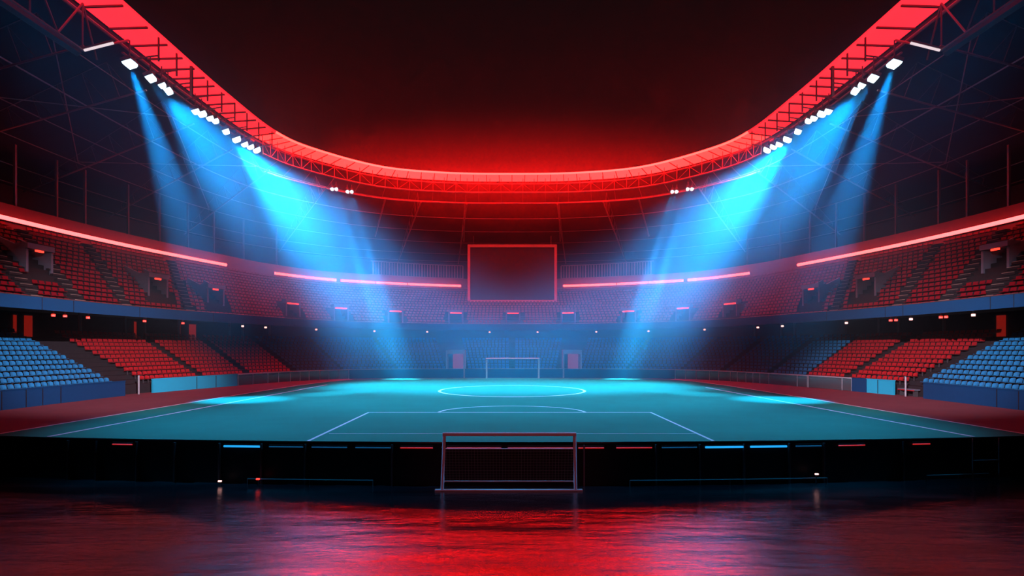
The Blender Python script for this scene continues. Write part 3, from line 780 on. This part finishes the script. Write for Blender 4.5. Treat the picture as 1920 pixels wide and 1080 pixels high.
railing(1265, 1514, 'railing with glass panels and posts along the right curve of the pitch', (1266, 1285, 1305, 1330, 1347, 1369, 1382, 1398, 1411, 1424, 1441, 1494, 1513))
railing(1515, 1596, 'dark glass railing bay beside the right red seats', (1515, 1578, 1596))
barrier(1597, 1624, 'dull grey barrier section beside the bright right panel', M['barrier_dark'])
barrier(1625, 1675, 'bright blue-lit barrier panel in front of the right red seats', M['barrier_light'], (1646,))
barrier(1731, 2420, 'long grey padded barrier in front of the near right seats', M['barrier_dark'], (1869, 1910), M['barrier_dark'])
for s, px in ((-1, 260), (1, 1698)):
    u = u_at_px(RB, px); a = ring(RB, u)
    mb = MB(); mb.tube((a.x, a.y, PITCH + 0.03), (a.x, a.y, PITCH + 1.75), 0.07, 8)
    tag(mb.build('gate_post', M['cap']), 'pale upright post in the %s gap between barriers' % SIDE[s], 'post', 'gate posts')
u = u_at_px(RB, 1712, d=1); a = off(RB, u, 0.6)
e = empty('bench', p3(a, PITCH), 'low bench with red edge in the right gap between barriers', 'bench')
mb = MB(); mb.box((a.x, a.y, PITCH + 0.62), (0.5, 2.0, 0.10)); mb.build('seat', M['greyblue'], e)
mb = MB(); mb.box((a.x - 0.26, a.y, PITCH + 0.56), (0.02, 2.0, 0.08)); mb.build('red_edge', M['redseat'], e)
for sy in (-0.8, 0.8):
    mb = MB(); mb.box((a.x, a.y + sy, PITCH + 0.30), (0.4, 0.08, 0.54)); mb.build('leg', M['darksteel'], e)

# ------------------------------------------------------------------ goals
def far_goal():
    D = 75.4; xa, _, zt = PX(912.5, 672.5, D); xb = PX(1010, 672, D)[0]; r = 0.13; zg = PITCH + 0.05
    e = empty('goal', ((xa + xb) / 2, D, zg), 'white goal frame with thin net at the far end of the pitch', 'goal')
    mb = MB(); mb.tube((xa - r, D, zt), (xb + r, D, zt), r, 8); mb.build('crossbar', M['white'], e)
    for x in (xa, xb):
        mb = MB(); mb.tube((x, D, zg), (x, D, zt), r, 8); mb.build('post', M['white'], e)
    mb = MB(); db = 1.1
    for i in range(16):
        x = xa + (xb - xa) * i / 15; mb.tube((x, D + 0.05, zt), (x, D + db, zg + 0.02), 0.006, 3)
    for i in range(7):
        f = i / 6; mb.tube((xa, D + 0.05 + (db - 0.05) * f, zt + (zg + 0.02 - zt) * f), (xb, D + 0.05 + (db - 0.05) * f, zt + (zg + 0.02 - zt) * f), 0.006, 3)
    mb.build('net', M['net'], e)
far_goal()
def near_goal():
    D = 22.7; Y = D
    def W_(px, py): return Vector(((px - 960) * D / 1014, D, EYE + (655 - py) * D / 1014))
    a0, a1 = W_(828.5, 0), W_(1080.5, 0)
    xl0, xr0 = W_(829, 920).x, W_(1079, 920).x; xl1, xr1 = W_(833, 810).x, W_(1077.5, 810).x
    zt = W_(0, 813).z
    e = empty('goal', (0, Y, 0), 'nearer goal with worn grey frame and dark net standing on the wet floor', 'goal')
    mb = MB(); mb.box(((xl1 + xr1) / 2, Y, zt - 0.03), (xr1 - xl1 + 0.14, 0.14, 0.14)); mb.build('crossbar', M['goalnear'], e, 0.02)
    for xa, xb in ((xl0, xl1), (xr0, xr1)):
        mb = MB(); mb.tube((xa, Y, 0.02), (xb, Y, zt - 0.10), 0.075, 8); mb.build('post', M['goalnear'], e)
    mb = MB(); mb.box(((xl0 + xr0) / 2, Y, 0.04), (xr0 - xl0 + 0.6, 0.16, 0.07)); mb.build('ground_bar', M['goalnear'], e, 0.01)
    mb = MB(); mb.tube((xl0, Y + 0.62, 0.26), (xr0, Y + 0.62, 0.26), 0.03, 6); mb.build('rear_bar', M['goalnear'], e)
    for x in (xl0, xr0):
        mb = MB(); mb.tube((x, Y, 0.06), (x, Y + 0.62, 0.26), 0.03, 6); mb.tube((x, Y + 0.3, 1.72), (x, Y + 0.62, 0.26), 0.025, 6); mb.tube((x, Y, 1.85), (x, Y + 0.3, 1.72), 0.025, 6); mb.build('side_stay', M['goalnear'], e)
    mb = MB(); mb.tube((xl0, Y + 0.3, 1.72), (xr0, Y + 0.3, 1.72), 0.025, 6); mb.build('net_rail', M['goalnear'], e)
    mb = MB(); n = 42
    for i in range(n + 1):
        x = xl0 + (xr0 - xl0) * i / n; mb.tube((x, Y + 0.3, 1.72), (x, Y + 0.62, 0.26), 0.006, 3)
    for i in range(1, 12):
        f = i / 12; mb.tube((xl0, Y + 0.3 + 0.32 * f, 1.72 - 1.46 * f), (xr0, Y + 0.3 + 0.32 * f, 1.72 - 1.46 * f), 0.006, 3)
    mb.build('net', M['net'], e)
near_goal()

# ------------------------------------------------------------------ deck front: posts and strip lights per bay
posts_px = [125, 178, 255, 327, 411, 490, 572, 735, 1095, 1230, 1312, 1395, 1480, 1545, 1695]
for i, px in enumerate(posts_px):
    x = (px - 960) * 23.8 / 1014; y = yfront(x) - 0.07
    x = (px - 960) * y / 1014
    mb = MB(); mb.box((x, yfront(x) - 0.07, PITCH / 2 - 0.03), (0.07, 0.12, PITCH - 0.07))
    tag(mb.build('deck_post', M['darksteel']), 'dark slim post on the black deck front, %s counted from the left' % (ORD[i] if i else 'first'), 'post', 'posts on the deck front')
STR = [(210, 250, 'r'), (420, 490, 'b'), (505, 570, 'd'), (585, 652, 'd'), (667, 734, 'd'), (751, 812, 'r'), (838, 940, 'r'), (952, 1078, 'r'), (1084, 1132, 'r'), (1155, 1222, 'r'),
       (1240, 1306, 'd'), (1321, 1394, 'b'), (1405, 1475, 'b'), (1490, 1540, 'd'), (1570, 1622, 'r'), (1710, 1745, 'r')]
for i, (a, b, k) in enumerate(STR):
    xm = ((a + b) / 2 - 960) * 23.8 / 1014; y = yfront(xm)
    xa, xb = (a - 960) * y / 1014, (b - 960) * y / 1014
    y0, y1 = yfront(xa) - 0.07, yfront(xb) - 0.07
    zz = PITCH - 0.20
    e = empty('strip_light', ((xa + xb) / 2, (y0 + y1) / 2, zz), 'thin %s strip light under the deck edge, %s counted from the left' % ({'b': 'bright blue', 'd': 'dim blue', 'r': 'red'}[k], ORD[i] if i else 'first'), 'strip light', 'strip lights under the deck edge')
    mb = MB(); mb.tube((xa, y0, zz), (xb, y1, zz), 0.045 if k == 'b' else 0.026, 6); mb.build('glass', M[{'b': 'stripblue', 'd': 'stripdim', 'r': 'stripred'}[k]], e)
    mb = MB(); mb.tube((xa, y0 + 0.03, zz + 0.07), (xb, y1 + 0.03, zz + 0.07), 0.04, 4); mb.build('channel', M['black'], e)
for (pa, pb, nm) in ((460, 700, 'left'), (1180, 1560, 'right'), (1765, 1900, 'far right')):
    xa, xb = (pa - 960) * 23.5 / 1014, (pb - 960) * 23.5 / 1014
    e = empty('foot_rail', ((xa + xb) / 2, 23.3, 0.3), 'low thin rail at the foot of the deck front, %s part' % nm, 'rail', 'foot rails')
    n = 6; pts = [(xa + (xb - xa) * i / n, yfront(xa + (xb - xa) * i / n) - 0.3, 0.28) for i in range(n + 1)]
    mb = MB(); mb.path(pts, 0.022); mb.build('rail', M['steel'], e)
    mb = MB()
    for p in (pts[0], pts[3], pts[6]): mb.tube((p[0], p[1], 0), p, 0.02, 5)
    mb.build('supports', M['darksteel'], e)
for px, z, k in ((403, 0.2, 'white'), (478, 0.32, 'red'), (1542, 0.5, 'white')):
    x = (px - 960) * 23.2 / 1014; y = yfront(x) - 0.45
    e = empty('floor_lamp', (x, y, 0), 'tiny %s lamp at the foot of the deck front, %s' % (k, 'right side' if px > 960 else 'left side'), 'lamp')
    mb = MB(); mb.tube((x, y, 0), (x, y, z), 0.03, 6); mb.build('stand', M['black'], e)
    mb = MB(); mb.box((x, y - 0.04, z), (0.14, 0.06, 0.06)); mb.build('lamp_glass', M['warmlamp' if k == 'white' else 'redlamp'], e)
# tall slim frame at the right end of the deck
e = empty('barrier_frame', (21.5, 24.2, 0), 'tall thin red-lit frame at the right end of the deck front', 'frame')
for x in (20.9, 22.25):
    mb = MB(); mb.tube((x, yfront(x) - 0.35, 0), (x, yfront(x) - 0.35, PITCH + 0.05), 0.03, 6); mb.build('upright', M['steel'], e)
mb = MB(); mb.tube((20.9, yfront(20.9) - 0.35, 0.9), (22.25, yfront(22.25) - 0.35, 0.9), 0.025, 6); mb.build('crossbar', M['steel'], e)

# ------------------------------------------------------------------ haze in the air (lit by the lamps above, blue light also tinted into its colour)
def haze(name, label, mb_or_ell, dens, col=(0.9, 0.95, 1.0), aniso=0.0, soft=None):
    m = bpy.data.materials.new('haze_air'); m.use_nodes = True
    nt = m.node_tree; nt.nodes.remove(nt.nodes['Principled BSDF'])
    v = nt.nodes.new('ShaderNodeVolumeScatter'); v.inputs['Color'].default_value = (*col, 1); v.inputs['Density'].default_value = dens; v.inputs['Anisotropy'].default_value = aniso
    nt.links.new(v.outputs[0], nt.nodes['Material Output'].inputs['Volume'])
    if soft:        # density thins out towards the rim of the cloud
        c, r_ = soft
        tc = nt.nodes.new('ShaderNodeTexCoord'); mp = nt.nodes.new('ShaderNodeMapping'); mp.vector_type = 'POINT'
        mp.inputs['Location'].default_value = [-c[i] / r_[i] for i in range(3)]; mp.inputs['Scale'].default_value = [1 / q for q in r_]
        g = nt.nodes.new('ShaderNodeTexGradient'); g.gradient_type = 'QUADRATIC_SPHERE'
        nt.links.new(tc.outputs['Object'], mp.inputs[0]); nt.links.new(mp.outputs[0], g.inputs[0])
        mu = nt.nodes.new('ShaderNodeMath'); mu.operation = 'MULTIPLY'; mu.inputs[1].default_value = dens
        nt.links.new(g.outputs['Fac'], mu.inputs[0]); nt.links.new(mu.outputs[0], v.inputs['Density'])
    else: m.cycles.homogeneous_volume = True
    o = mb_or_ell.build(name, m); tag(o, label, 'haze', None, 'stuff'); return o
def ellipsoid(c, r, rot=(0, 0, 0), nu=24, nv=14):
    mb = MB(); T = Matrix.Translation(c) @ Matrix.Rotation(rot[2], 4, 'Z') @ Matrix.Rotation(rot[1], 4, 'Y') @ Matrix.Rotation(rot[0], 4, 'X')
    vs = [T @ Vector((0, 0, -r[2]))]
    for j in range(1, nv):
        t = -PI / 2 + PI * j / nv
        for i in range(nu):
            a = 2 * PI * i / nu; vs.append(T @ Vector((r[0] * math.cos(t) * math.cos(a), r[1] * math.cos(t) * math.sin(a), r[2] * math.sin(t))))
    vs.append(T @ Vector((0, 0, r[2])))
    fs = [(0, 1 + (i + 1) % nu, 1 + i) for i in range(nu)]
    for j in range(nv - 2):
        for i in range(nu):
            a = 1 + j * nu + i; b = 1 + j * nu + (i + 1) % nu; fs.append((a, b, b + nu, a + nu))
    o = 1 + (nv - 2) * nu
    fs += [(o + i, o + (i + 1) % nu, len(vs) - 1) for i in range(nu)]
    mb.add(vs, fs); return mb
HZ = MB(); HZ.box((0, 75, 24), (112, 72, 52))
haze('thin_haze', 'thin even haze filling the air of the whole stadium', HZ, 0.001)
for s in (-1, 1):
    haze('light_haze', 'drifting haze below the %s floodlights that shows their beams' % SIDE[s], ellipsoid((s * 25, 54, 21), (17, 30, 19)), 0.045, col=(0.18, 0.75, 1.0), soft=((s * 25, 54, 21), (17, 30, 19)))
haze('light_haze', 'low haze hanging over the far half of the pitch', ellipsoid((0, 73, 9), (44, 20, 17)), 0.075, col=(0.06, 0.65, 1.0), soft=((0, 73, 9), (44, 20, 17)))  # blue light put into the scatter colour, keeping the red glow out
haze('light_haze', 'red-tinged haze around the glowing roof edge at the far end', ellipsoid((0, 78, 31), (37, 13, 10)), 0.05, col=(1, 0.9, 0.9), soft=((0, 78, 31), (37, 13, 10)))
for s in (-1, 1):
    haze('light_haze', 'denser blue haze low in the far %s corner of the pitch where the strongest beams land' % SIDE[s], ellipsoid((s * 21, 70, 11), (13, 12, 15)), 0.14, col=(0.08, 0.72, 1.0), soft=((s * 21, 70, 11), (13, 12, 15)))
